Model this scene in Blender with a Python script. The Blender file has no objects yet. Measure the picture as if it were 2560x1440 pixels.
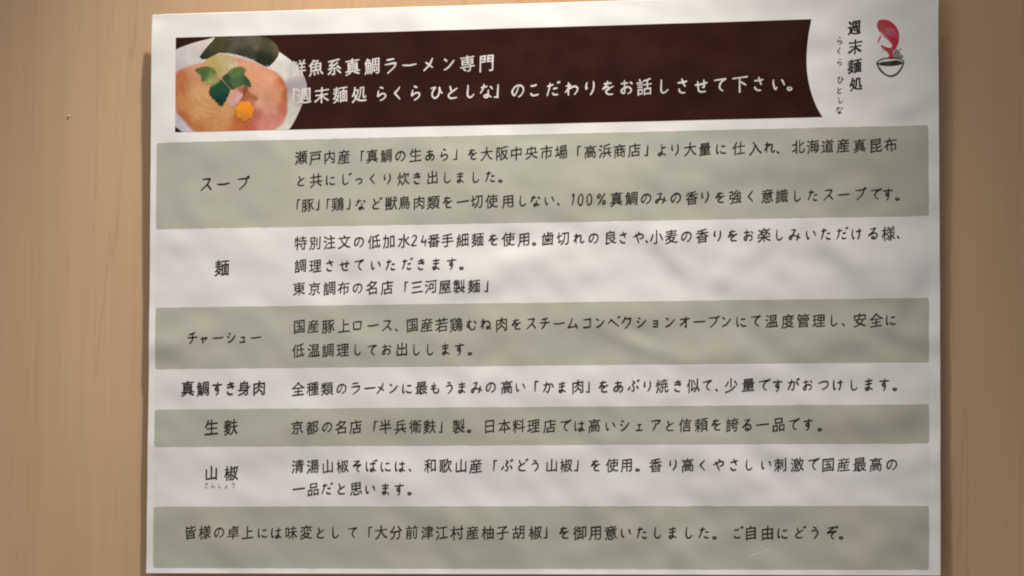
import bpy, bmesh, math, random
import numpy as np
from mathutils import Matrix, Vector

random.seed(7)
sc = bpy.context.scene
col = sc.collection

# ---------------------------------------------------------------- camera
CAM_ROT = [[0.9740322, 0.0132573, 0.226021], [0.2263346, -0.0826705, -0.970535], [0.0058186, 0.9964888, -0.0835243]]
CAM_LOC = [0.322919, -1.423989, -0.122723]
LENS = 140.625

cam_data = bpy.data.cameras.new('camera')
cam_data.lens = LENS
cam_data.sensor_width = 36.0
cam_data.clip_start = 0.05
cam_data.clip_end = 50.0
cam = bpy.data.objects.new('camera', cam_data)
cam.matrix_world = Matrix.Translation(CAM_LOC) @ Matrix(CAM_ROT).to_4x4()
col.objects.link(cam)
sc.camera = cam

# ---------------------------------------------------------------- world and lamps
world = bpy.data.worlds.new('World')
sc.world = world
world.use_nodes = True
bg = world.node_tree.nodes['Background']
bg.inputs['Color'].default_value = (1.0, 0.945, 0.90, 1)
bg.inputs['Strength'].default_value = 0.275

def lamp(name, kind, loc_mm, target_mm, power, colour, **kw):
    """loc / target in sheet millimetres: x right, y up, z out of the wall"""
    d = bpy.data.lights.new(name, kind)
    d.energy = power
    d.color = colour
    for k, v in kw.items():
        setattr(d, k, v)
    o = bpy.data.objects.new(name, d)
    a = Vector((loc_mm[0], -loc_mm[2], loc_mm[1])) / 1000
    b = Vector((target_mm[0], -target_mm[2], target_mm[1])) / 1000
    o.matrix_world = Matrix.Translation(a) @ (b - a).to_track_quat('-Z', 'Y').to_matrix().to_4x4()
    col.objects.link(o)
    return o

# a downlight close to the wall above the sheet, and the soft light of the room
lamp('downlight', 'SPOT', (22, 585, 172), (-54, -90, 20), 30.0, (1.0, 0.925, 0.85),
     spot_size=math.radians(45), spot_blend=1.0, shadow_soft_size=0.014)
lamp('room_light', 'AREA', (-900, 700, 1500), (0, 0, 0), 4.0, (1.0, 0.945, 0.90), size=1.2)

sc.view_settings.view_transform = 'Standard'
sc.view_settings.look = 'None'
sc.view_settings.exposure = 0.0
sc.view_settings.gamma = 1.0
sc.view_settings.use_curve_mapping = False
sc.cycles.use_denoising = True
sc.cycles.filter_width = 2.0

# ---------------------------------------------------------------- print layout (millimetres on the sheet, origin at its centre)
LINES = [
    ('heading_text', '鮮魚系真鯛ラーメン専門', [-90.9, -84.2, -77.1, -70.0, -62.6, -55.5, -48.2, -40.8, -33.2, -26.0, -18.9], 83.23, 6.95),
    ('heading_text', '「週末麺処らくらひとしな」のこだわりをお話しさせて下さい。', [-93.3, -88.6, -81.8, -74.7, -67.3, -58.8, -52.7, -45.8, -38.0, -31.6, -24.9, -18.8, -14.1, -6.9, -0.7, 6.3, 13.5, 20.4, 27.1, 33.8, 40.7, 48.1, 54.9, 61.8, 68.7, 76.1, 83.0, 90.4, 96.2], 72.88, 6.95),
    ('body_text', '瀬戸内産「真鯛の生あら」を大阪中央市場「高浜商店」より大量に仕入れ、北海道産真昆布', [-89.6, -84.0, -78.6, -72.9, -66.8, -62.2, -56.8, -51.3, -45.6, -40.0, -34.6, -29.6, -23.8, -18.5, -12.9, -7.3, -1.6, 4.0, 9.6, 15.4, 20.5, 26.0, 31.5, 36.9, 42.1, 47.0, 52.2, 57.7, 63.2, 69.1, 75.5, 81.6, 87.0, 91.5, 97.4, 102.8, 108.2, 113.9, 119.7, 125.6, 131.1], 49.59, 5.59),
    ('body_text', 'と共にじっくり炊き出しました。', [-89.5, -83.9, -78.2, -72.5, -67.1, -61.8, -56.3, -50.3, -44.9, -39.1, -33.5, -28.5, -22.6, -17.0, -11.7], 41.08, 5.59),
    ('body_text', '「豚」「鶏」など獣鳥肉類を一切使用しない、100%真鯛のみの香りを強く意識したスープです。', [-91.4, -86.9, -82.3, -79.8, -75.3, -70.4, -66.5, -60.6, -54.9, -49.6, -44.1, -38.8, -33.1, -27.5, -22.1, -16.5, -10.3, -4.8, -0.0, 5.3, 10.1, 14.3, 17.1, 20.3, 24.9, 30.4, 36.0, 41.3, 46.8, 52.5, 58.1, 63.3, 68.8, 74.2, 80.1, 86.1, 91.3, 97.0, 102.8, 108.5, 113.9, 119.7, 125.3, 129.8, 134.8], 31.93, 5.59),
    ('row_heading', 'スープ', [-126.4, -119.8, -112.3], 40.42, 6.5),
    ('body_text', '特別注文の低加水24番手細麺を使用。歯切れの良さや、小麦の香りをお楽しみいただける様、', [-89.5, -83.9, -78.3, -72.5, -66.9, -61.1, -55.4, -49.8, -45.7, -42.0, -38.4, -33.2, -27.5, -21.7, -15.8, -10.2, -4.4, 1.1, 4.7, 10.4, 16.3, 21.8, 28.0, 33.0, 38.5, 43.1, 45.3, 50.8, 56.4, 62.1, 67.9, 73.4, 79.1, 84.9, 90.4, 96.1, 101.9, 107.6, 113.3, 118.7, 124.4, 130.0, 135.1], 17.79, 5.59),
    ('body_text', '調理させていただきます。', [-89.5, -83.8, -78.2, -72.4, -66.8, -60.4, -54.7, -48.6, -43.0, -37.4, -31.6, -26.1], 9.12, 5.59),
    ('body_text', '東京調布の名店「三河屋製麺」', [-90.0, -84.0, -78.2, -72.8, -67.4, -61.7, -56.1, -49.6, -44.6, -39.3, -34.0, -28.5, -22.9, -17.6], 0.68, 5.59),
    ('row_heading', '麺', [-120.0], 8.8, 6.5),
    ('row_heading', 'チャーシュー', [-131.3, -126.6, -121.3, -116.1, -111.4, -106.5], -17.33, 5.44),
    ('body_text', '国産豚上ロース、国産若鶏むね肉をスチームコンベクションオーブンにて温度管理し、安全に', [-89.7, -84.2, -78.5, -72.7, -67.3, -61.4, -56.0, -51.0, -46.3, -40.8, -35.2, -29.7, -23.9, -18.3, -12.5, -6.8, -1.3, 3.7, 9.1, 14.2, 19.5, 24.5, 29.4, 34.3, 39.8, 45.0, 50.2, 55.8, 61.1, 66.1, 71.0, 76.5, 81.9, 87.6, 93.5, 99.1, 104.8, 110.3, 115.2, 119.6, 125.5, 130.9], -13.42, 5.59),
    ('body_text', '低温調理してお出しします。', [-89.9, -84.1, -78.4, -72.8, -67.2, -61.7, -56.2, -50.2, -44.8, -39.4, -33.7, -28.3, -22.9], -22.35, 5.59),
    ('row_heading', '真鯛すき身肉', [-133.0, -127.0, -121.4, -116.1, -110.9, -105.1], -36.18, 6.19),
    ('body_text', '全種類のラーメンに最もうまみの高い「かま肉」をあぶり焼き似て、少量ですがおつけします。', [-90.1, -84.4, -78.8, -73.3, -67.8, -62.4, -58.2, -53.5, -48.1, -42.7, -37.6, -32.2, -27.3, -21.7, -16.3, -10.4, -5.3, -0.1, 5.0, 10.3, 16.2, 20.7, 25.8, 31.3, 36.8, 42.1, 47.5, 53.3, 58.9, 64.0, 68.9, 72.9, 79.1, 84.7, 89.8, 95.2, 100.6, 106.4, 111.7, 117.4, 122.8, 128.5, 133.8], -36.6, 5.59),
    ('row_heading', '生麩', [-123.5, -116.0], -50.74, 6.34),
    ('body_text', '京都の名店「半兵衛麩」製。日本料理店では高いシェアと信頼を誇る一品です。', [-90.1, -84.3, -78.6, -73.2, -67.6, -60.9, -56.3, -50.6, -44.8, -39.5, -34.6, -28.4, -22.9, -16.7, -11.1, -5.8, -0.2, 5.7, 11.4, 16.9, 22.4, 28.3, 33.8, 39.3, 45.1, 50.4, 56.1, 61.9, 67.4, 73.2, 78.6, 84.4, 90.1, 95.5, 100.9, 106.6], -50.86, 5.59),
    ('row_heading', '山椒', [-123.4, -115.6], -67.67, 6.34),
    ('reading_text', 'さんしょう', [-125.2, -122.7, -120.1, -117.5, -114.9], -72.23, 2.72),
    ('body_text', '清湯山椒そばには、和歌山産「ぶどう山椒」を使用。香り高くやさしい刺激で国産最高の', [-89.9, -84.1, -78.4, -72.6, -67.0, -61.6, -56.0, -50.5, -45.3, -39.2, -33.4, -27.6, -21.8, -15.4, -10.2, -4.6, 0.4, 6.5, 12.1, 16.6, 23.1, 29.0, 34.5, 40.1, 45.3, 51.6, 57.0, 62.6, 68.5, 74.1, 79.5, 85.6, 91.0, 97.0, 102.7, 108.1, 113.8, 119.5, 125.4, 131.1], -65.29, 5.59),
    ('body_text', '一品だと思います。', [-89.4, -83.8, -78.7, -73.0, -67.4, -61.8, -56.1, -50.7, -45.4], -73.7, 5.59),
    ('body_text', '皆様の卓上には味変として「大分前津江村産柚子胡椒」を御用意いたしました。ご自由にどうぞ。', [-131.3, -125.7, -120.0, -114.5, -109.0, -103.3, -97.8, -92.1, -86.3, -80.8, -75.1, -68.7, -62.6, -57.7, -51.9, -45.9, -40.2, -34.6, -28.8, -22.9, -17.1, -11.5, -5.6, 0.8, 5.1, 11.3, 17.2, 23.1, 28.8, 34.4, 40.3, 45.9, 51.5, 57.4, 63.0, 68.5, 75.0, 80.2, 86.2, 91.7, 97.7, 103.5, 109.3, 114.4], -89.75, 5.66),
]
LOGO_LINES = [['週末麺処', [(118.07, 92.33), (118.21, 85.62), (118.2, 78.48), (118.49, 71.98)], 5.29], ['らくらひとしな', [(112.6, 87.82), (112.6, 84.17), (112.59, 80.01), (112.59, 73.67), (112.58, 69.88), (112.72, 66.38), (112.57, 62.74)], 3.17]]
SHAPES = {
    'bowl': [(-147.98, 86.31), (-138.98, 91.31), (-132.32, 93.67), (-125.67, 95.19), (-118.64, 96.89), (-106.89, 94.67), (-97.87, 89.14), (-91.6, 84.08), (-88.04, 78.35), (-87.99, 73.46), (-91.01, 66.02), (-94.83, 60.1), (-102.56, 56.89), (-125.97, 57.4), (-135.02, 59.94), (-138.79, 62.29), (-147.72, 67.34)],
    'broth': [(-139.64, 81.54), (-136.14, 84.86), (-128.31, 86.93), (-118.54, 88.94), (-109.92, 87.2), (-102.87, 84.38), (-97.78, 81.23), (-94.81, 76.64), (-94.35, 69.86), (-95.26, 64.24), (-100.64, 59.1), (-114.25, 57.52), (-129.91, 59.0), (-135.86, 64.04), (-139.47, 69.04)],
    'noodles': [(-137.22, 77.69), (-132.18, 82.87), (-126.28, 81.2), (-119.92, 74.24), (-114.4, 70.34), (-114.33, 64.3), (-119.76, 61.04), (-127.98, 61.6), (-133.92, 65.51)],
    'nori': [(-129.51, 88.48), (-123.71, 95.13), (-122.54, 96.24), (-106.9, 95.8), (-101.03, 93.75), (-98.66, 90.3), (-99.02, 87.67), (-102.09, 84.35), (-104.43, 84.42), (-108.74, 86.79), (-114.63, 88.84), (-121.68, 89.78), (-126.36, 87.63)],
    'onion': [(-127.52, 86.15), (-125.19, 88.36), (-120.11, 89.17), (-115.39, 87.35), (-113.79, 84.66), (-116.49, 81.71), (-121.56, 80.33), (-125.5, 81.94)],
    'pork': [(-115.4, 88.1), (-106.79, 86.36), (-101.29, 82.07), (-98.51, 76.73), (-98.06, 71.45), (-95.29, 66.87), (-95.64, 63.88), (-102.6, 60.28), (-106.56, 66.39), (-107.79, 71.69), (-112.13, 76.32), (-109.41, 77.0), (-111.04, 83.08)],
    'pork2': [(-118.72, 71.57), (-116.41, 74.91), (-112.91, 75.96), (-112.29, 73.3), (-114.4, 70.34), (-116.73, 69.26)],
    'gap': [(-112.72, 76.33), (-110.59, 77.79), (-109.38, 74.74), (-105.85, 72.39), (-107.39, 71.3), (-110.52, 71.75), (-112.66, 71.8)],
    'leaf1': [(-131.41, 83.6), (-128.28, 84.85), (-125.14, 84.58), (-122.77, 82.62), (-123.14, 81.12), (-126.26, 79.69), (-128.6, 78.99), (-129.02, 81.27)],
    'leaf2': [(-118.85, 82.15), (-116.52, 83.97), (-113.01, 84.45), (-111.04, 82.89), (-111.81, 81.59), (-109.43, 78.51), (-109.4, 76.25), (-112.14, 77.07), (-114.48, 76.37), (-116.81, 75.68), (-119.19, 78.0), (-120.78, 80.31)],
    'leaf3': [(-124.67, 78.14), (-121.95, 79.96), (-118.8, 78.75), (-117.21, 76.44), (-117.96, 73.44), (-120.64, 69.35), (-123.02, 71.3), (-125.8, 74.39)],
    'leaf4': [(-126.85, 80.46), (-125.11, 82.12), (-122.75, 81.68), (-123.12, 79.61), (-125.45, 78.16), (-127.02, 78.2)],
    'carrot': [(-111.64, 67.63)],
    'fish': [(126.25, 93.01), (126.86, 94.66), (128.67, 94.97), (131.09, 94.39), (133.2, 92.36), (134.25, 89.9), (134.15, 86.87), (133.18, 84.48), (132.03, 83.29), (132.27, 81.17), (131.36, 80.52), (130.16, 81.04), (130.61, 82.12), (129.56, 83.51), (128.05, 84.77), (127.69, 85.9), (128.96, 85.26), (130.77, 84.69), (131.67, 85.12), (131.53, 86.34), (130.17, 87.74), (128.06, 89.77), (127.0, 90.86), (126.55, 91.94)],
    'stripe': [(127.91, 91.54), (130.18, 91.99), (132.29, 91.41), (133.8, 89.31), (133.94, 87.94), (132.29, 88.74), (130.17, 89.26), (128.66, 90.36)],
    'fin': [(126.39, 86.78), (127.0, 88.59), (127.91, 89.32), (127.6, 88.11), (126.99, 86.92)],
    'fin2': [(127.15, 90.71), (128.36, 90.37), (130.77, 87.72), (131.68, 85.88), (130.47, 87.28), (128.66, 89.0)],
    'rim': [(126.07, 79.45), (127.89, 80.68), (130.76, 81.05), (133.78, 80.76), (135.89, 79.86), (135.13, 78.91), (131.36, 78.4), (127.73, 78.68)],
    'soup': [(126.68, 79.25), (128.95, 79.74), (131.36, 79.98), (133.17, 80.23), (135.28, 79.57), (134.38, 78.87), (131.36, 78.46), (128.04, 78.67)],
    'cup': [(126.07, 79.45), (126.68, 77.98), (127.88, 76.28), (129.54, 74.94), (131.05, 74.47), (132.86, 74.94), (134.22, 76.12), (135.43, 78.06), (135.89, 79.86)],
    'splash': [(132.27, 82.98), (133.33, 84.17), (134.39, 83.23), (134.69, 82.31), (135.74, 81.68), (135.44, 80.78), (134.08, 80.76), (132.57, 80.79)],
    'drop': [(134.23, 82.78), (134.84, 82.31), (134.53, 81.86)],
    'chip': [(-182.85, 68.01)],
    'wallTL': [(-209.38, 112.47)],
    'wallBR': [(178.04, -104.99)],
    'lampc': [(-52.07, 107.77)],
}

SW, SH = 297.0, 210.0          # A4 landscape
WALL_Z = -5.0                  # the wall lies this far behind the sheet's mean plane
WAVE = 1.3

# ---------------------------------------------------------------- the buckled shape of the sheet
_rs = np.random.RandomState(11)
_waves = []
for i in range(46):
    lam = math.exp(_rs.uniform(math.log(9), math.log(46)))
    th = math.radians(_rs.normal(66, 42))          # direction of the slope: crests run down to the right
    _waves.append((2 * math.pi / lam * math.cos(th), 2 * math.pi / lam * math.sin(th),
                   _rs.uniform(0, 6.283), 0.0062 * lam / 6.283))
# creases seen in the sheet: centre (photo px), half length, half width (px), direction, slope
_dents = [
    (1675, 645, 60, 22, 45, .075), (1870, 668, 60, 25, -35, .05), (2085, 650, 60, 25, 40, .06),
    (2285, 700, 40, 45, 0, .07), (2235, 620, 50, 25, 50, .05), (1790, 415, 70, 30, 20, .045),
    (1640, 480, 60, 40, -60, .03), (1615, 852, 45, 18, 25, -.06), (1650, 886, 80, 20, 20, .06),
    (1925, 850, 70, 25, 30, .05), (2275, 868, 60, 20, 22, .085), (2255, 775, 50, 25, -60, .06),
    (1190, 945, 30, 30, 0, .05), (1235, 915, 40, 22, -45, -.05), (1700, 1005, 70, 20, -15, .04),
    (1870, 1030, 60, 30, 50, .06), (2135, 1080, 60, 40, 0, .05), (2275, 1040, 40, 50, 0, .06),
    (1765, 1225, 50, 45, 45, .05), (1905, 1180, 80, 25, 40, -.05), (2080, 1200, 50, 30, 40, .04),
    (2310, 1160, 30, 25, 0, .05), (1675, 1375, 32, 30, 90, .065), (540, 1385, 80, 45, 20, .055),
    (1140, 1390, 60, 30, 80, .04), (2235, 1370, 90, 42, -42, .06), (1830, 1290, 60, 40, 60, .045),
    (480, 1300, 40, 40, 0, .03), (430, 882, 60, 25, 10, .055), (440, 815, 80, 25, -15, -.04),
    (440, 440, 90, 30, 80, .035), (1180, 715, 60, 30, 0, .05), (1300, 620, 60, 25, -10, -.05),
    (2290, 285, 60, 28, -25, .085), (2250, 60, 50, 50, -30, .05), (1560, 300, 60, 25, 30, .03),
    (1450, 560, 90, 30, 25, .03), (1000, 1240, 90, 35, 30, .035), (700, 1150, 80, 35, -20, .03),
    (1980, 470, 60, 30, 35, .04), (2160, 490, 60, 30, -30, .05), (1480, 1290, 70, 35, 60, .04),
    (880, 850, 80, 30, 30, .03), (1500, 1150, 70, 30, 35, -.035), (1350, 1010, 60, 25, 30, .035),
]

def _quad(t, a, m, b):          # value a at t=-1, m at 0, b at 1
    return m + (b - a) / 2 * t + ((a + b) / 2 - m) * t * t

def sheet_z(x, y):
    x = np.asarray(x, float); y = np.asarray(y, float)
    u, v = x / (SW / 2), y / (SH / 2)
    d = _quad(u, _quad(v, 3.6, 4.2, 6.2), 5.2, _quad(v, 5.6, 4.6, 7.6))
    d = d - 2.2 * np.exp(-((x - SW / 2) ** 2 + (y - SH / 2) ** 2) / (2 * 4.5 ** 2))
    d = d - 0.9 * np.exp(-((x + SW / 2) ** 2 + (y - SH / 2) ** 2) / (2 * 4.0 ** 2))
    d = d + 0.20 * np.exp(-(y + SH / 2) / 2.0)                      # the lower edge curls out a little
    amp = WAVE * (0.65 + 0.55 / (1 + np.exp(-(x - 10) / 40)))
    z = d + WALL_Z
    for kx, ky, ph, a in _waves:
        z = z + amp * a * np.sin(kx * x + ky * y + ph)
    for px, py, L, W, ang, c in _dents:
        cx, cy = (px - 1352) / 6.65, -(py - 712) / 6.9
        dx, dy = x - cx, y - cy
        a = math.radians(-ang)
        s = dx * math.cos(a) + dy * math.sin(a)
        t = -dx * math.sin(a) + dy * math.cos(a)
        L, W = L / 6.65, W / 6.65
        z = z + 1.25 * WAVE * c * t * np.exp(-s * s / (2 * L * L) - t * t / (2 * W * W))
    return z

def sheet_normal(x, y, e=0.15):
    gx = (sheet_z(x + e, y) - sheet_z(x - e, y)) / (2 * e)
    gy = (sheet_z(x, y + e) - sheet_z(x, y - e)) / (2 * e)
    n = np.stack([-gx, -np.ones_like(gx), -gy], -1)                 # in Blender axes (x, -z, y)
    return n / np.linalg.norm(n, axis=-1, keepdims=True)

def place(x, y, lift):
    z = sheet_z(x, y) + lift
    return np.stack([np.asarray(x), -z, np.asarray(y)], -1) / 1000

# ---------------------------------------------------------------- materials
def mat(name, c1, c2=None, scale=200.0, rough=0.5, spec=0.08, coat=0.0, stretch=None, contrast=(0.35, 0.65), detail=3.0):
    m = bpy.data.materials.new(name)
    m.use_nodes = True
    nt = m.node_tree
    b = nt.nodes['Principled BSDF']
    b.inputs['Roughness'].default_value = rough
    b.inputs['Specular IOR Level'].default_value = spec
    b.inputs['Coat Weight'].default_value = coat
    b.inputs['Coat Roughness'].default_value = 0.22
    if c2 is None:
        c2 = tuple(v * 0.93 for v in c1)
    tc = nt.nodes.new('ShaderNodeTexCoord')
    mp = nt.nodes.new('ShaderNodeMapping')
    if stretch:
        mp.inputs['Scale'].default_value = stretch
    no = nt.nodes.new('ShaderNodeTexNoise')
    no.inputs['Scale'].default_value = scale
    no.inputs['Detail'].default_value = detail
    rp = nt.nodes.new('ShaderNodeValToRGB')
    rp.color_ramp.elements[0].position, rp.color_ramp.elements[1].position = contrast
    rp.color_ramp.elements[0].color = (*c1, 1)
    rp.color_ramp.elements[1].color = (*c2, 1)
    nt.links.new(tc.outputs['Object'], mp.inputs['Vector'])
    nt.links.new(mp.outputs['Vector'], no.inputs['Vector'])
    nt.links.new(no.outputs['Fac'], rp.inputs['Fac'])
    nt.links.new(rp.outputs['Color'], b.inputs['Base Color'])
    return m

M = {}
COAT = 0.04
M['paper'] = mat('white_paper', (.82, .81, .79), (.79, .785, .77), 60, coat=COAT)
M['band'] = mat('sage_print', (.425, .447, .380), (.475, .467, .390), 30, coat=COAT, contrast=(.3, .7))
M['white_row'] = mat('pale_grey_print', (.775, .77, .755), (.75, .745, .735), 40, coat=COAT)
M['brown'] = mat('brown_print', (.024, .0065, .0035), (.034, .010, .0055), 60, coat=COAT)
M['ink'] = mat('black_print', (.020, .015, .012), (.034, .027, .022), 900, coat=COAT)
M['faint_ink'] = mat('grey_print', (.14, .13, .125), (.24, .22, .21), 700, coat=COAT)
M['white_ink'] = mat('white_print', (.74, .70, .68), (.62, .58, .57), 500, coat=COAT)
M['noodle'] = mat('noodle_print', (.62, .37, .19), (.52, .27, .11), 160, coat=COAT, stretch=(1, 1, 2.5))
M['nori_wet'] = mat('wet_seaweed_print', (.20, .19, .15), (.10, .10, .08), 300, coat=COAT)
M['red'] = mat('red_print', (.55, .030, .050), (.46, .07, .10), 220, coat=COAT)
M['pink'] = mat('pink_print', (.42, .085, .12), (.50, .14, .17), 260, coat=COAT)
M['palepink'] = mat('pale_pink_print', (.62, .26, .26), (.52, .16, .17), 260, coat=COAT)
M['grey'] = mat('ink_wash_print', (.17, .165, .13), (.32, .31, .26), 320, coat=COAT)
M['soup'] = mat('dark_wash_print', (.030, .030, .016), (.09, .085, .05), 300, coat=COAT)
M['foam'] = mat('white_foam_tape', (.7, .7, .68))

# ---------------------------------------------------------------- helpers
def link(name, me, parent=None, label=None):
    o = bpy.data.objects.new(name, me)
    col.objects.link(o)
    if parent is not None:
        o.parent = parent
    if label:
        o['label'] = label
    return o

def print_mesh(name, polys, mats, lift, parent, clip=None, step=1.0, label=None, idx=None, colour=None):
    """flat print: 2D polygons (mm) cut along a grid and laid on the buckled sheet"""
    bm = bmesh.new()
    for k, p in enumerate(polys):
        if isinstance(p, tuple):                       # (verts, faces)
            vs = [bm.verts.new((q[0], q[1], q[2] if len(q) > 2 else 0)) for q in p[0]]
            for f in p[1]:
                try:
                    bm.faces.new([vs[i] for i in f])
                except ValueError:
                    pass
        else:
            f = bm.faces.new([bm.verts.new((x, y, 0)) for x, y in p])
            if idx:
                f.material_index = idx[k]
    bmesh.ops.triangulate(bm, faces=bm.faces[:])
    if clip:
        for co, no in (((clip[0], 0, 0), (-1, 0, 0)), ((clip[1], 0, 0), (1, 0, 0)),
                       ((0, clip[2], 0), (0, -1, 0)), ((0, clip[3], 0), (0, 1, 0))):
            bmesh.ops.bisect_plane(bm, geom=bm.verts[:] + bm.edges[:] + bm.faces[:], plane_co=co, plane_no=no, clear_outer=True)
    xs = [v.co.x for v in bm.verts]; ys = [v.co.y for v in bm.verts]
    for a, lo, hi, no in ((0, min(xs), max(xs), (1, 0, 0)), (1, min(ys), max(ys), (0, 1, 0))):
        g = math.ceil(lo / step) * step
        while g < hi:
            co = (g, 0, 0) if a == 0 else (0, g, 0)
            bmesh.ops.bisect_plane(bm, geom=bm.verts[:] + bm.edges[:] + bm.faces[:], plane_co=co, plane_no=no)
            g += step
    me = bpy.data.meshes.new(name)
    for f in bm.faces:
        if f.normal.z < 0:
            f.normal_flip()
    bm.to_mesh(me); bm.free()
    return drape(name, me, mats, lift, parent, label, colour, polys[0])

def drape(name, me, mats, lift, parent, label=None, colour=None, outline=None):
    n = len(me.vertices)
    co = np.empty(n * 3); me.vertices.foreach_get('co', co); co = co.reshape(-1, 3)
    x, y = co[:, 0].copy(), co[:, 1].copy()
    me.vertices.foreach_set('co', place(x, y, lift * 2.2 + co[:, 2]).ravel())
    me.polygons.foreach_set('use_smooth', [True] * len(me.polygons))
    for m in (mats if isinstance(mats, (list, tuple)) else [mats]):
        me.materials.append(M[m])
    me.update()
    if colour:
        print_colour(me, colour, x, y, outline)
    me.normals_split_custom_set_from_vertices(sheet_normal(x, y).tolist())
    return link(name, me, parent, label)

def spline(pts, n=6, closed=True):
    out = []
    N = len(pts)
    rng = range(N) if closed else range(N - 1)
    g = (lambda i: pts[i % N]) if closed else (lambda i: pts[max(0, min(N - 1, i))])
    for i in rng:
        p0, p1, p2, p3 = g(i - 1), g(i), g(i + 1), g(i + 2)
        for k in range(n):
            t = k / n
            out.append(tuple(0.5 * (2 * b + (c - a) * t + (2 * a - 5 * b + 4 * c - d) * t * t + (3 * b - a - 3 * c + d) * t ** 3)
                             for a, b, c, d in zip(p0, p1, p2, p3)))
    if not closed:
        out.append(tuple(pts[-1]))
    return out

def stroke(pts, widths):
    """a pen stroke of varying width along a polyline, as one polygon"""
    P = np.array(pts); n = len(P)
    T = np.gradient(P, axis=0); T /= np.linalg.norm(T, axis=1, keepdims=True) + 1e-9
    N = np.stack([-T[:, 1], T[:, 0]], 1)
    w = np.interp(np.linspace(0, 1, n), np.linspace(0, 1, len(widths)), widths)[:, None] / 2
    A, B = P + N * w, P - N * w
    vs = [tuple(q) for q in np.concatenate([A, B])]
    return (vs, [(i, i + 1, n + i + 1, n + i) for i in range(n - 1)])

# glyph outlines come from the built-in font, one mesh per character, then bent into pen writing
_glyphs = {}
def glyph(ch, bold):
    key = (ch, bold)
    if key not in _glyphs:
        c = bpy.data.curves.new('glyph', 'FONT')
        c.body = ch; c.size = 1.0; c.resolution_u = 3
        o = bpy.data.objects.new('glyph', c)
        col.objects.link(o)
        dg = bpy.context.evaluated_depsgraph_get()
        me = bpy.data.meshes.new_from_object(o.evaluated_get(dg))
        V = np.array([(v.co.x, v.co.y) for v in me.vertices])
        F = [tuple(p.vertices) for p in me.polygons]
        bpy.data.objects.remove(o); bpy.data.meshes.remove(me); bpy.data.curves.remove(c)
        # thicken: push the outline outwards along its own normals
        E = {}
        for f in F:
            q = V[list(f)]
            area = sum(q[i - 1][0] * q[i][1] - q[i][0] * q[i - 1][1] for i in range(len(f)))
            g = f if area > 0 else f[::-1]
            for i in range(len(g)):
                e = (g[i - 1], g[i])
                if (e[1], e[0]) in E:
                    del E[(e[1], e[0])]
                else:
                    E[e] = 1
        Nn = np.zeros_like(V)
        for i, j in E:
            t = V[j] - V[i]
            l = np.linalg.norm(t)
            if l > 1e-7:
                k = np.array([t[1], -t[0]]) / l
                Nn[i] += k; Nn[j] += k
        L = np.linalg.norm(Nn, axis=1, keepdims=True)
        Nn = np.where(L > 1e-6, Nn / np.maximum(L, 1e-6) * np.minimum(2 / np.maximum(L, .9), 1.5), 0)
        V = V + Nn * bold
        _glyphs[key] = (V, F)
    return _glyphs[key]

def kana(ch):
    return 0x3041 <= ord(ch) <= 0x30ff and ch != 'ー'

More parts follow.
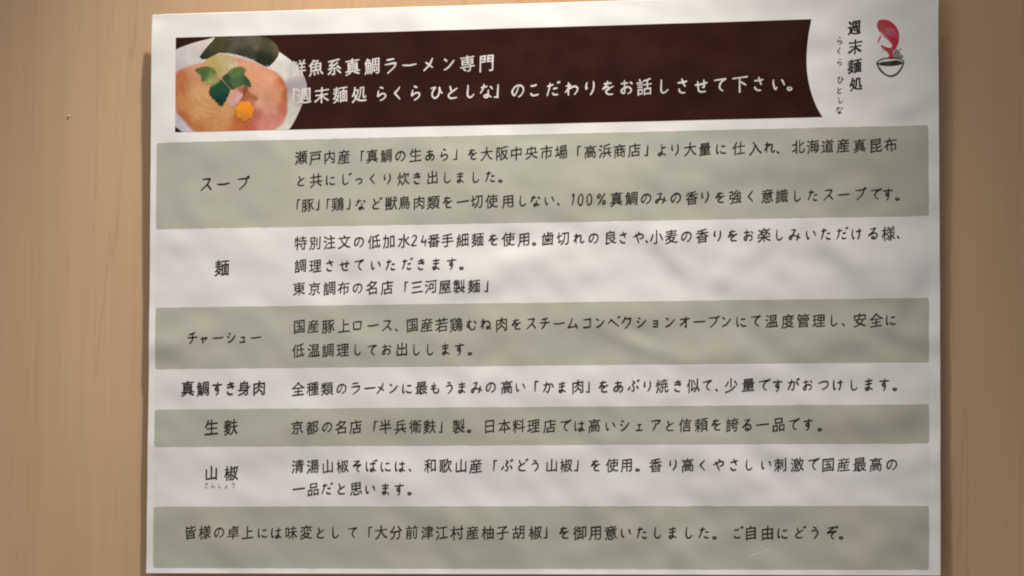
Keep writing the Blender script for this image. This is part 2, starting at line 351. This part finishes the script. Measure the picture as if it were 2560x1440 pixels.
# kana, digits and marks as pen strokes on a 100 x 100 square, y down
PEN = {
'あ': '22,27 50,25 74,22|45,10 44,40 47,72 50,80|66,38 58,60 40,78 24,80 18,68 28,54 52,46 72,50 80,64 72,80 56,88',
'い': '20,25 19,50 24,72 31,80 38,68|66,28 76,42 82,62',
'う': '36,13 50,17 62,22|24,44 45,34 64,36 70,50 62,72 44,90',
'お': '20,32 42,30 62,27|40,12 41,45 40,74 34,84 22,76 24,64 44,52 66,50 78,62 74,78 58,86|72,22 80,28 86,36',
'か': '15,38 45,32 60,32 62,45 58,70 50,86 40,78|42,14 36,45 18,84|72,26 84,42 90,56',
'き': '24,28 50,25 72,19|22,45 50,42 76,36|46,10 56,36 66,54|28,66 32,80 46,87 66,86',
'く': '62,12 48,30 30,48 30,50 48,68 64,86',
'け': '22,18 18,45 20,70 25,84 32,72|44,36 62,34 84,31|66,14 67,45 64,70 54,88',
'こ': '30,28 50,29 68,25|28,66 36,78 54,82 76,79',
'さ': '22,34 50,30 76,24|46,10 56,36 66,54|28,64 32,78 46,86 66,85',
'し': '34,12 32,45 33,70 42,84 58,82 74,66',
'す': '14,30 50,28 84,25|52,10 54,36 52,58 42,62 36,52 44,43 54,48 56,62 52,78 40,92',
'せ': '12,46 50,41 88,35|66,16 67,44 64,58 54,56|32,24 32,55 36,78 52,84 76,82',
'そ': '28,16 50,15 68,12 68,14 48,30 22,48 22,49 54,44 82,40 60,52 48,66 52,80 68,88',
'た': '16,30 36,29 56,25|36,12 30,45 16,86|54,48 66,47 80,45|52,70 56,81 68,84 84,82',
'つ': '12,40 40,30 66,28 82,40 78,60 60,74 42,80',
'て': '16,26 50,22 82,17 82,18 58,34 48,54 52,72 70,84',
'と': '32,14 38,32 44,46|76,30 50,45 30,60 28,76 44,84 76,82',
'な': '16,30 34,29 54,25|36,12 28,40 14,62|68,24 78,32 84,42|60,44 60,66 58,82 46,87 38,80 46,72 62,74 80,86',
'に': '22,18 18,46 19,70 24,84 31,72|48,34 62,35 80,31|44,66 52,78 66,82 86,79',
'ね': '28,12 28,50 28,88|12,34 38,28 38,30 10,72|12,70 46,38 66,32 80,44 78,68 68,82 56,82 58,70 72,72 90,84',
'の': '54,24 46,52 30,76 18,68 18,48 34,28 58,22 78,34 82,56 70,76 52,86',
'は': '20,18 16,46 17,70 22,84 29,72|42,36 62,35 86,31|66,14 66,45 67,74 58,86 46,82 48,72 62,70 88,84',
'ひ': '16,30 46,22 46,24 28,50 30,74 46,84 62,74 70,48 70,22 76,44 90,58',
'ふ': '42,12 56,20 60,26 44,40 52,54 58,70 50,84 36,78|26,52 20,66 10,76|72,48 82,60 88,72',
'ま': '24,28 50,27 76,23|26,48 50,46 74,43|50,10 51,45 51,74 40,86 28,80 34,70 52,72 78,86',
'み': '22,20 50,16 52,18 36,52 22,80 12,74 18,60 44,56 70,62 90,72|76,40 74,64 60,88',
'む': '14,34 36,32 54,28|34,12 34,44 32,64 22,68 16,58 24,48 34,56 36,76 48,86 68,86 76,78 74,64|70,28 80,36 86,46',
'も': '46,10 40,40 38,70 48,86 68,84 78,70 72,54|22,36 42,37 62,33|20,56 40,57 62,53',
'や': '12,46 40,36 68,28 84,36 82,50 68,58 58,54|48,12 56,20 60,26|30,24 42,55 56,88',
'よ': '52,36 66,36 80,32|52,10 52,45 52,72 42,86 28,80 34,70 52,72 80,86',
'ら': '40,12 52,17 62,22|32,30 28,48 26,62 26,64 46,52 66,52 74,64 64,80 40,90',
'り': '30,16 26,38 28,54 34,44|66,12 70,36 66,62 48,88',
'る': '30,18 50,16 68,13 68,15 46,38 20,64 22,64 50,48 72,52 80,68 68,84 48,86 40,78 48,70 60,76 62,84',
'れ': '28,12 28,50 28,88|12,34 38,28 38,30 10,72|12,70 44,38 60,30 66,40 62,64 66,80 76,80 90,68',
'わ': '30,12 30,50 30,88|12,34 40,28 40,30 10,72|12,70 46,42 68,36 84,48 82,66 64,84',
'を': '22,26 46,25 70,21|46,10 36,34 18,56 40,44 52,48 54,64|82,40 60,50 40,64 38,78 52,86 78,85',
'ん': '50,10 36,42 16,86 18,84 36,54 48,54 54,72 62,84 74,80 88,60',
'ア': '16,22 50,20 82,18 82,20 70,36 54,46|50,36 44,64 26,86',
'エ': '26,26 50,25 74,24|50,26 50,52 50,78|14,80 50,79 86,78',
'オ': '14,34 50,32 86,29|58,10 58,48 57,86 46,80|54,36 38,58 14,76',
'ク': '42,10 32,32 14,54|38,26 60,24 78,22 78,24 68,54 34,90',
'コ': '20,24 48,23 76,22 76,24 75,50 74,78|18,78 46,78 78,76',
'シ': '26,16 36,22 42,28|16,38 26,44 32,50|18,84 48,70 82,32',
'ス': '22,20 46,19 72,17 72,19 54,50 14,86|54,54 66,66 82,84',
'チ': '72,10 50,18 24,24|12,46 50,44 88,41|52,20 52,48 46,68 28,88',
'フ': '18,22 48,21 78,19 78,21 70,48 30,88',
'ヘ': '10,58 34,34 36,34 62,56 90,76',
'ム': '46,12 34,46 18,78 20,78 50,74 82,70|66,50 78,68 86,86',
'メ': '70,12 52,52 18,86|30,36 50,48 74,68',
'ヤ': '12,42 50,33 84,26 84,28 76,42 64,54|34,16 42,50 50,88',
'ユ': '24,28 46,27 68,25 68,27 67,52 65,76|12,78 48,77 88,75',
'ヨ': '22,20 48,19 76,17 76,19 75,50 74,84|26,48 50,47 74,46|20,80 48,79 74,78',
'ラ': '26,16 50,15 74,13|16,40 48,38 80,36 80,38 70,62 32,90',
'ロ': '20,26 22,52 24,80|20,26 50,24 78,23 78,25 76,50 75,80|24,76 50,76 76,75',
'ン': '22,20 34,28 42,36|20,82 50,68 84,30',
'ー': '10,51 50,51 92,46',
'1': '36,26 52,10 48,50 44,90',
'2': '30,28 42,13 58,14 62,32 46,60 26,84 28,84 46,83 68,80',
'4': '40,12 34,40 28,60 30,60 50,58 70,55|60,38 56,64 54,90',
'0': '54,12 38,24 30,54 36,82 50,88 62,72 66,40 60,18 52,12',
'%': '34,14 22,26 24,40 36,38 42,24 33,14|78,12 50,50 22,90|70,60 58,70 60,86 72,84 78,70 69,60',
'「': '82,14 60,15 60,17 58,50 56,84',
'」': '46,14 45,50 43,84 43,86 20,85',
'。': '42,74 33,78 34,88 44,90 50,82 44,75',
'、': '34,72 42,80 48,90',
}
VOICED = dict(zip('がぎぐげござじずぜぞだぢづでどばびぶべぼジブベデグ', 'かきくけこさしすせそたちつてとはひふへほシフヘテク'))
SMALL = dict(zip('っゃゅょャュョェ', 'つやゆよヤユヨエ'))

def pen_strokes(ch):
    if ch in VOICED:
        return pen_strokes(VOICED[ch]) + [[(78, 10), (81, 15), (84, 21)], [(89, 6), (92, 11), (95, 17)]]
    if ch == 'プ':
        return pen_strokes('フ') + [[(90, 4), (84, 8), (87, 15), (94, 13), (95, 6), (89, 4)]]
    if ch in SMALL:
        return [[((x - 50) * .68 + 46, (y - 50) * .68 + 62) for x, y in s] for s in pen_strokes(SMALL[ch])]
    if ch in PEN:
        return [[tuple(map(float, q.split(','))) for q in s.split()] for s in PEN[ch].split('|')]
    return None


def char(ch, cx, cy, em, bold=0.0, rise=0.115, jitter=1.0, wide=0.93):
    strokes = pen_strokes(ch)
    if strokes:
        pen = 8.3 + bold * 170
        verts, faces, z = [], [], 0.0
        for s in strokes:
            pts = spline([(x, -y) for x, y in s], 5, closed=False)
            vs, fs = stroke(pts, (pen * .62, pen * 1.04, pen, pen * .96, pen * .66))
            k, n = len(verts), len(pts)
            verts += [(x, y, z + .0007 * (i % n)) for i, (x, y) in enumerate(vs)]
            faces += [tuple(k + i for i in f) for f in fs]
            z += .0007 * n + .003
        V3 = np.array(verts)
        V = V3[:, :2] / 100 + np.array([-.5, .5])
        zz, F = V3[:, 2], faces
        if ch.isascii():
            V[:, 0] *= .92
        elif kana(ch):
            V *= 1.0 + random.uniform(-.03, .03) * jitter
            V[:, 0] *= 0.96
        rise = rise * .26
        if ch in '。、':
            V[:, 0] -= .20; V[:, 0] = (V[:, 0] + .28) * 1.15 - .28
    else:
        V, F = glyph(ch, bold)
        V = V - np.array([0.5, 0.38])
        V = V * (1.0 + random.uniform(-.03, .03) * jitter)
        V[:, 0] *= wide
        zz = np.zeros(len(V))
    # a hand never draws a straight stroke: bend the outline slightly and let the horizontals climb
    a, b, c, d = (random.uniform(0, 6.28) for _ in range(4))
    w = 0.010 * jitter
    X, Y = V[:, 0].copy(), V[:, 1].copy()
    V[:, 0] = X + w * np.sin(7 * Y + a) + w * 0.6 * np.sin(12 * X + b)
    V[:, 1] = Y + w * np.sin(7 * X + c) + w * 0.6 * np.sin(12 * Y + d) + (0 if ch in '「」。、' else rise * X)
    r = random.gauss(0, 0.018) * jitter
    V = V @ np.array([[math.cos(r), math.sin(r)], [-math.sin(r), math.cos(r)]])
    V = V * em + np.array([cx, cy]) + np.array([random.gauss(0, .05), random.gauss(0, .06)]) * jitter
    return ([(x, y, q) for (x, y), q in zip(V, zz)], F)

# ---------------------------------------------------------------- the wall
def wood_material():
    m = bpy.data.materials.new('pale_wood')
    m.use_nodes = True
    nt = m.node_tree; N = nt.nodes; Lk = nt.links
    b = N['Principled BSDF']
    b.inputs['Roughness'].default_value = 0.5
    b.inputs['Specular IOR Level'].default_value = 0.3
    tc = N.new('ShaderNodeTexCoord')
    def noise(scale, stretch, detail=4, off=(0, 0, 0)):
        mp = N.new('ShaderNodeMapping')
        mp.inputs['Scale'].default_value = stretch
        mp.inputs['Location'].default_value = off
        no = N.new('ShaderNodeTexNoise')
        no.inputs['Scale'].default_value = scale
        no.inputs['Detail'].default_value = detail
        Lk.new(tc.outputs['Object'], mp.inputs['Vector']); Lk.new(mp.outputs['Vector'], no.inputs['Vector'])
        return no.outputs['Fac']
    def ramp(fac, stops):
        r = N.new('ShaderNodeValToRGB')
        e = r.color_ramp.elements
        e[0].position, e[0].color = stops[0][0], (*stops[0][1], 1)
        e[1].position, e[1].color = stops[-1][0], (*stops[-1][1], 1)
        for p, c in stops[1:-1]:
            k = e.new(p); k.color = (*c, 1)
        Lk.new(fac, r.inputs['Fac'])
        return r.outputs['Color']
    def mix(kind, fac, a, c):
        x = N.new('ShaderNodeMix'); x.data_type = 'RGBA'; x.blend_type = kind
        x.inputs['Factor'].default_value = fac
        Lk.new(a, x.inputs['A']); Lk.new(c, x.inputs['B'])
        return x.outputs['Result']
    base = ramp(noise(28, (1, 1, .07), 3), [(.3, (.555, .375, .222)), (.5, (.580, .396, .236)), (.7, (.595, .406, .242))])
    fine = ramp(noise(300, (1, 1, .03), 4), [(.3, (.90, .885, .87)), (.6, (1, 1, 1))])
    pores = ramp(noise(1100, (1, 1, .02), 2, (.3, 0, .1)), [(.26, (.80, .76, .72)), (.36, (1, 1, 1))])
    blot = ramp(noise(14, (1, 1, .35), 3, (.7, 0, .4)), [(.35, (.93, .91, .89)), (.65, (1, 1, 1))])
    c = mix('MULTIPLY', .4, base, fine)
    c = mix('MULTIPLY', .3, c, pores)
    c = mix('MULTIPLY', 1.0, c, blot)
    # a few hairline cracks that run with the grain
    crack = ramp(noise(46, (1, 1, .045), 6, (.21, 0, .33)), [(.488, (1, 1, 1)), (.497, (.80, .76, .72)), (.506, (1, 1, 1))])
    c = mix('MULTIPLY', .55, c, crack)
    Lk.new(c, b.inputs['Base Color'])
    bp = N.new('ShaderNodeBump')
    bp.inputs['Strength'].default_value = 0.25
    bp.inputs['Distance'].default_value = 0.0004
    Lk.new(noise(200, (1, 1, .05), 5), bp.inputs['Height'])
    Lk.new(bp.outputs['Normal'], b.inputs['Normal'])
    return m

M['wood'] = wood_material()
bm = bmesh.new()
bmesh.ops.create_cube(bm, size=1.0, matrix=Matrix.Translation((0, 0.010 - WALL_Z / 1000, 0)) @ Matrix.Diagonal((2.4, 0.020, 2.0, 1)))
me = bpy.data.meshes.new('wooden_wall'); bm.to_mesh(me); bm.free()
me.materials.append(M['wood'])
wall = link('wooden_wall', me)
wall['label'] = 'pale wooden wall with faint vertical grain behind the sheet'
wall['category'] = 'wall'

# ---------------------------------------------------------------- the sheet
sheet = bpy.data.objects.new('menu_sheet', None)
col.objects.link(sheet)
sheet.empty_display_size = 0.02
sheet['label'] = 'buckled white laminated sheet of Japanese ramen notes on the wooden wall'
sheet['category'] = 'notice'

# paper: a thin closed slab with a rounded rim
nx, ny = 298, 211
xs = np.linspace(-SW / 2, SW / 2, nx); ys = np.linspace(-SH / 2, SH / 2, ny)
X, Y = np.meshgrid(xs, ys)
T = 0.32
rim = 0.10
inset = np.clip(np.minimum(SW / 2 - np.abs(X), SH / 2 - np.abs(Y)), 0, 2)
front = place(X.ravel(), Y.ravel(), np.where(inset.ravel() < 1e-6, -rim, 0.0))
back = place(X.ravel(), Y.ravel(), -T)
V = np.concatenate([front, back]); n = nx * ny
F = []
for j in range(ny - 1):
    for i in range(nx - 1):
        a = j * nx + i
        F.append((a, a + 1, a + nx + 1, a + nx))
        F.append((n + a, n + a + nx, n + a + nx + 1, n + a + 1))
for i in range(nx - 1):
    F.append((i, n + i, n + i + 1, i + 1))
    a = (ny - 1) * nx + i
    F.append((a, a + 1, n + a + 1, n + a))
for j in range(ny - 1):
    a = j * nx
    F.append((a, a + nx, n + a + nx, n + a))
    a = j * nx + nx - 1
    F.append((a, n + a, n + a + nx, a + nx))
# the row next to the rim sits close to the edge so the roll-over stays narrow
me = bpy.data.meshes.new('paper')
Xi = X.copy(); Yi = Y.copy()
Xi[:, 1] = -SW / 2 + .25; Xi[:, -2] = SW / 2 - .25; Yi[1, :] = -SH / 2 + .25; Yi[-2, :] = SH / 2 - .25
V[:n] = place(Xi.ravel(), Yi.ravel(), np.where(inset.ravel() < 1e-6, -rim, 0.0))
me.from_pydata(V.tolist(), [], F); me.update()
me.polygons.foreach_set('use_smooth', [True] * len(me.polygons))
me.materials.append(M['paper'])
nf = sheet_normal(Xi.ravel(), Yi.ravel())
edge = inset.ravel() < 1e-6
for k in np.nonzero(edge)[0]:
    o = np.array([np.sign(X.ravel()[k]) if SW / 2 - abs(X.ravel()[k]) < 1e-6 else 0, 0,
                  np.sign(Y.ravel()[k]) if SH / 2 - abs(Y.ravel()[k]) < 1e-6 else 0])
    nf[k] = (nf[k] + o * 0.8) / np.linalg.norm(nf[k] + o * 0.8)
me.normals_split_custom_set_from_vertices(np.concatenate([nf, -nf]).tolist())
link('paper', me, sheet)

for k, (px_, py_) in enumerate(((-120, 80), (120, 75), (-115, -80), (118, -80))):
    z = float(sheet_z(px_, py_)) - T - 0.45
    depth = z - WALL_Z
    bm = bmesh.new()
    bmesh.ops.create_cube(bm, size=1.0, matrix=Matrix.Translation((px_ / 1000, -(WALL_Z + depth / 2) / 1000, py_ / 1000)) @ Matrix.Diagonal((.018, depth / 1000, .018, 1)))
    me = bpy.data.meshes.new('foam_pad'); bm.to_mesh(me); bm.free()
    me.materials.append(M['foam'])
    link('foam_pad', me, sheet)

# ---------------------------------------------------------------- header banner
HX0, HY0, HY1 = -138.85, 60.2, 95.95
arc = spline([(102.4, HY1), (101.2, 89.5), (100.55, 83.0), (100.75, 76.5), (102.0, 70.0), (103.9, 64.6), (106.3, HY0)], 5, closed=False)
banner = print_mesh('header_banner', [[(HX0, HY0), *reversed(arc), (HX0, HY1)]], 'brown', .012, sheet)

# the photograph printed on the banner: colours read off the print at points (quarter-pixel grid of the banner's left end)
PRINT = {
'bowl': [(180,330,120,205,195,190),(120,400,90,198,184,184),(350,200,120,216,202,188),(1150,350,70,226,220,206),(1180,450,70,215,205,190),(1290,500,60,190,175,170),(1320,620,60,163,149,151),(1350,760,60,182,168,163),(1280,900,80,200,190,176),(1150,1050,100,215,205,186),(110,1030,60,188,178,182),(200,1070,60,206,196,196)],
'broth': [(110,560,90,196,120,76),(130,620,60,186,110,66),(250,440,90,220,160,130),(230,600,90,213,158,116),(330,800,120,219,167,115),(280,680,60,222,175,128),(430,960,100,205,146,96),(430,760,60,212,160,108),(160,800,80,203,138,88),(110,930,70,180,100,62),(300,1050,80,190,118,76),(560,1000,100,205,150,100),(560,900,60,215,165,115),(640,1060,70,192,110,80),(350,540,70,196,140,105),
 (800,400,90,228,168,138),(950,520,110,225,161,131),(900,650,90,223,160,130),(1050,720,80,216,152,122),(1000,600,60,229,170,140),(1090,470,45,200,132,96),(1165,580,40,184,104,64),(1195,720,40,178,100,64),(1170,850,50,192,112,92),(1100,620,40,205,138,105),(1000,830,80,217,158,137),(940,800,40,228,175,155),(1050,970,80,208,138,128),(950,1040,70,200,128,118),(850,1050,60,178,98,78),(900,900,50,180,105,85),(770,700,40,142,78,50),(850,750,45,186,116,86),(700,960,60,186,100,55),(740,1040,60,180,100,60)],
'nori': [(450,280,70,72,67,42),(700,200,80,84,79,64),(600,180,40,70,62,42),(1000,220,70,76,70,50),(950,350,60,38,40,28),(380,330,50,48,48,33),(800,300,60,62,61,42),(1080,220,40,102,92,66),(880,200,50,92,86,70),(720,300,40,50,50,36)],
'onion': [(560,370,60,200,180,124),(480,450,50,182,156,92),(650,430,50,206,186,142),(430,380,40,190,168,98),(560,480,50,190,166,120)],
'herb': [(330,460,50,80,106,54),(440,470,50,94,118,62),(450,540,40,150,160,100),(680,470,50,92,114,62),(700,580,50,72,98,58),(790,570,40,50,78,52),(560,560,40,42,78,48),(500,650,50,32,70,48),(550,760,60,20,56,44),(590,640,40,30,70,50)],
'carrot': [(760,830,60,240,146,40),(820,870,40,232,130,32),(770,930,40,196,130,48),(720,900,40,222,136,40),(850,930,30,214,120,36),(740,960,30,170,120,50)],
'pork': [(650,700,40,196,146,130),(700,740,40,214,160,146),(640,790,40,205,158,138),(740,660,30,160,100,80)],
'gap': [(760,660,40,140,72,46),(820,700,40,170,96,66),(900,740,40,160,92,62)],
}
_lin = lambda c: np.where(np.asarray(c) / 255 <= .04045, np.asarray(c) / 255 / 12.92, ((np.asarray(c) / 255 + .055) / 1.055) ** 2.4)
_o, _r = np.array(SHAPES['carrot'][0]), (770, 870)          # one known point ties the grid to the sheet
def _blend(key, U, W):
    num = np.zeros((len(U), 3)); den = np.zeros(len(U)) + 1e-9
    for cx, cy, r, *c in PRINT[key]:
        q = (U - cx) ** 2 + (W - cy) ** 2
        w = np.exp(-q / (2 * (r * .66) ** 2)) + 1e-5 / (1 + q / 1e4)
        num += w[:, None] * (_lin(c) / _lin((229, 221, 214)) * .78); den += w
    rgb = num / den[:, None]
    if key == 'broth':
        rgb = rgb * np.array([.93, .87, .76])
        t = np.hypot(U - 640, (W - 500) * 1.1)                      # strands curl round the bowl
        lines = np.sin(t / 9 + 3.2 * np.sin(U / 60) + 1.5 * np.sin(W / 70))
        area = np.exp(-((U - 380) / 230) ** 2 - ((W - 850) / 190) ** 2)
        rgb = rgb * (1 + .07 * area * lines)[:, None]
        rgb = rgb * (1 - .10 * np.exp(-((U - 1010) / 60) ** 2 - ((W - 770) / 40) ** 2))[:, None]
    elif key == 'onion':
        rgb = rgb * (1 + .06 * np.sin(U / 7 + W / 19) * np.sin(W / 9 - U / 23))[:, None]
    elif key == 'nori':
        rgb = rgb * (1 + .16 * np.sin(U / 12 + 2 * np.sin(W / 25)) * np.sin(W / 10 + 2 * np.sin(U / 31)))[:, None]
    elif key == 'herb':
        rgb = rgb * (1 + .10 * np.sin((U + W) / 11) * np.sin((U - W) / 30))[:, None]
    return rgb

SOFT = {'broth': ('bowl', 1.3), 'onion': ('broth', .9), 'pork': ('broth', .5), 'gap': ('broth', .9), 'herb': ('broth', .12), 'carrot': ('broth', .25)}
def print_colour(me, key, x, y, outline):
    U = _r[0] + (x - _o[0]) * 4 * 6.72; W = _r[1] - (y - _o[1]) * 4 * 6.56
    U, W = U + 5 * np.sin(W / 31 + 1), W + 5 * np.sin(U / 37)
    rgb = _blend(key, U, W)
    if key in SOFT:                                                 # out-of-focus edges of the printed photograph
        under, width = SOFT[key]
        P = np.array(outline); Q = np.roll(P, -1, 0)
        d = np.full(len(x), 1e9)
        for p, q in zip(P, Q):
            e = q - p; l = e @ e + 1e-12
            t = np.clip(((x - p[0]) * e[0] + (y - p[1]) * e[1]) / l, 0, 1)
            d = np.minimum(d, np.hypot(x - p[0] - t * e[0], y - p[1] - t * e[1]))
        k = np.clip(d / width, 0, 1); k = (k * k * (3 - 2 * k))[:, None]
        rgb = rgb * k + _blend(under, U, W) * (1 - k)
    at = me.attributes.new('print_colour', 'FLOAT_COLOR', 'POINT')
    at.data.foreach_set('color', np.concatenate([rgb, np.ones((len(x), 1))], 1).astype(np.float32).ravel())

m = mat('food_print', (1.04, 1.03, 1.02), (.90, .89, .90), 500, coat=COAT, contrast=(.3, .7))
nt = m.node_tree
at = nt.nodes.new('ShaderNodeAttribute'); at.attribute_name = 'print_colour'
mx = nt.nodes.new('ShaderNodeMix'); mx.data_type = 'RGBA'; mx.blend_type = 'MULTIPLY'; mx.inputs['Factor'].default_value = 1
rp = next(n for n in nt.nodes if n.type == 'VALTORGB')
nt.links.new(at.outputs['Color'], mx.inputs['A']); nt.links.new(rp.outputs['Color'], mx.inputs['B'])
nt.links.new(mx.outputs['Result'], nt.nodes['Principled BSDF'].inputs['Base Color'])
M['food'] = m

def pic(name, key, colour, lift, n=6, pts=None, parent=None):
    return print_mesh(name, [spline(pts or SHAPES[key], n)], 'food', lift, parent or picture, clip=(HX0 + .01, 100, HY0 + .01, HY1 - .01), step=.4, colour=colour)

cx, cy = SHAPES['carrot'][0]
picture = None
picture = pic('food_picture', 'bowl', 'bowl', .019, n=8, parent=sheet)
pic('broth', 'broth', 'broth', .023)
for k in range(6):
    x0 = -137.3 + k * 1.9 + random.uniform(-.5, .5); y0 = 80 - abs(k - 3) * .9 + random.uniform(-1, 1)
    st = spline([(x0, y0), (x0 + 1.5, y0 - 4), (x0 + 4.0, y0 - 7.5), (x0 + 8, y0 - 10.5)], 6, closed=False)
    print_mesh('noodle_strand', [stroke(st, (.08, .24, .2, .08))], 'noodle', .0255 + .0008 * (k % 3), picture, clip=(HX0, 100, HY0, HY1))
pic('onion', 'onion', 'onion', .028)
pic('seaweed', 'nori', 'nori', .032, n=2)
for dx, dy, w in ((6.4, 1.2, 1.6), (13.0, -5.4, .9), (16.0, -6.5, 1.1), (21.6, -8.9, .8), (9, -4.3, .6)):
    qx, qy = SHAPES['nori'][1][0] + dx - 1.5, SHAPES['nori'][1][1] + dy - 1.8
    print_mesh('water_drop', [stroke(spline([(qx, qy), (qx + w * .6, qy + .2), (qx + w * 1.5, qy)], 4, closed=False), (.1, .4, .15))], 'nori_wet', .036, picture, clip=(HX0, 100, HY0, HY1))
pic('broth_gap', 'gap', 'gap', .028)
pic('pork_piece', 'pork2', 'pork', .032)
for key, z in (('leaf1', .036), ('leaf4', .039), ('leaf3', .042), ('leaf2', .045)):
    pts = spline(SHAPES[key], 5)
    mx_, my_ = np.mean(pts, 0)
    pts = [(mx_ + (x - mx_) * (1 + .05 * (-1) ** i), my_ + (y - my_) * (1 + .05 * (-1) ** i)) for i, (x, y) in enumerate(pts)]   # toothed leaf edge
    print_mesh('herb_leaf', [pts], 'food', z, picture, step=.4, colour='herb')
fl = []
for k in range(40):
    t = k / 40 * 6.2832
    r = 3.6 * (1 + .10 * math.cos(7 * t - 1.4))
    fl.append((cx + r * math.cos(t), cy + r * 1.04 * math.sin(t)))
print_mesh('carrot_slice', [fl], 'food', .048, picture, step=.4, colour='carrot')

# ---------------------------------------------------------------- sage row bands with a rough brushed edge
def ragged(x0, x1, y0, y1, seed, amp=.05, r=.7):
    rs = np.random.RandomState(seed)
    pts = []
    def run(a, b):
        n = max(2, int(math.hypot(b[0] - a[0], b[1] - a[1]) / 0.9))
        for k in range(n):
            t = k / n
            pts.append((a[0] + (b[0] - a[0]) * t, a[1] + (b[1] - a[1]) * t))
    run((x0 + r, y0), (x1 - r, y0)); run((x1 - r, y0), (x1 - r * .3, y0 + r * .3)); run((x1, y0 + r), (x1, y1 - r))
    run((x1 - r * .3, y1 - r * .3), (x1 - r, y1)); run((x1 - r, y1), (x0 + r, y1)); run((x0 + r * .3, y1 - r * .3), (x0, y1 - r))
    run((x0, y1 - r), (x0, y0 + r)); run((x0 + r * .3, y0 + r * .3), (x0 + r, y0))
    n = len(pts)
    j = rs.normal(0, 1, (n, 2)); j = (j + np.roll(j, 1, 0) + np.roll(j, 2, 0)) / 1.8
    return [(p[0] + amp * q[0], p[1] + amp * q[1]) for p, q in zip(pts, j)]

BANDS = [(-146.1, 144.65, 23.75, 56.4), (-145.95, 144.5, -28.8, -5.7), (-145.85, 144.5, -57.9, -43.9), (-145.8, 144.4, -102.9, -80.15)]
bands = [print_mesh('row_band', [ragged(*b, seed=20 + k)], 'band', .012, sheet) for k, b in enumerate(BANDS)]

for k, (y0, y1) in enumerate(((-5.7, 23.75), (-43.9, -28.8), (-80.15, -57.9))):
    print_mesh('white_row', [ragged(-146.0, 144.5, y0 - .3, y1 + .3, seed=40 + k, amp=.04, r=.5)], 'white_row', .008, sheet)
print_mesh('scratch', [stroke([(78.9, -98.6), (81, -97.6), (83, -97.2), (85.2, -96.2), (87.5, -95.4)], (.08, .2, .1, .16, .06))], 'paper', .020, bands[3])

# ---------------------------------------------------------------- lettering
for name, text, xs_, y, em in LINES:
    par = sheet
    for bd, (x0, x1, y0, y1) in zip(bands, BANDS):
        if y0 < y < y1:
            par = bd
    m, lift, bold = 'ink', .026, 0.014
    if name == 'heading_text':
        par, m, lift, bold = banner, 'white_ink', .034, 0.010
    elif name == 'row_heading':
        bold = 0.018
    elif name == 'reading_text':
        m, bold = 'faint_ink', 0.0
    cs = [char(ch, x, y, em * .95, bold) for ch, x in zip(text, xs_)]
    print_mesh(name, cs, m, lift, par, step=2.0)

# ---------------------------------------------------------------- logo: red fish leaping from a bowl beside brush lettering
logo = print_mesh('logo', [spline(SHAPES['fish'], 5)], 'red', .012, sheet)
print_mesh('fish_flank', [spline(SHAPES['stripe'], 5)], 'pink', .018, logo)
print_mesh('fish_fin', [spline(SHAPES['fin'], 4)], 'palepink', .018, logo)
print_mesh('fish_fin', [spline(SHAPES['fin2'], 4)], 'palepink', .022, logo)
rng2 = np.random.RandomState(5)
sp = [spline(SHAPES['splash'], 4)]
print_mesh('water_splash', sp, 'grey', .012, logo)
drops = []
for k in range(16):
    a, b_ = 107 + rng2.normal(0, 0), 0
    qx = rng2.uniform(SHAPES['splash'][0][0] - 5, SHAPES['splash'][4][0] + .6); qy = rng2.uniform(SHAPES['cup'][0][1] + .3, SHAPES['splash'][1][1] + .3)
    r = rng2.uniform(.12, .38)
    drops.append([(qx + r * math.cos(t), qy + r * math.sin(t)) for t in np.linspace(0, 6.28, 9)[:-1]])
print_mesh('splash_drop', drops, 'grey', .016, logo)
print_mesh('soup', [spline(SHAPES['soup'], 4)], 'soup', .018, logo)
rimc = spline(SHAPES['rim'] + SHAPES['rim'][:1], 5, closed=False)
cup = spline(SHAPES['cup'], 5, closed=False)
print_mesh('bowl_outline', [stroke(rimc, (.35, .5, .3, .55, .35)), stroke(cup, (.45, .7, .55, .8, .6, .45))], 'soup', .024, logo)
for (text, pts, em), name in zip(LOGO_LINES, ('brush_lettering', 'reading_text')):
    cs = [char(ch, x, y, em, bold=.030 if name == 'brush_lettering' else .016, rise=.16, jitter=1.8) for ch, (x, y) in zip(text, pts)]
    print_mesh(name, cs, 'ink', .012, logo, step=1.5)

# ---------------------------------------------------------------- small chip standing out of the wall
cxp, cyp = SHAPES['chip'][0]
bm = bmesh.new()
bmesh.ops.create_icosphere(bm, subdivisions=2, radius=1.0)
for v in bm.verts:
    v.co = Vector((v.co.x * .55 * (1 + .3 * math.sin(5 * v.co.z)), v.co.y * .45, v.co.z * .42))
    v.co = (v.co + Vector((cxp, -WALL_Z - .1, cyp))) / 1000
me = bpy.data.meshes.new('wood_chip'); bm.to_mesh(me); bm.free()
M['chip'] = mat('bare_wood', (.72, .58, .44))
me.materials.append(M['chip'])
link('wood_chip', me, wall)
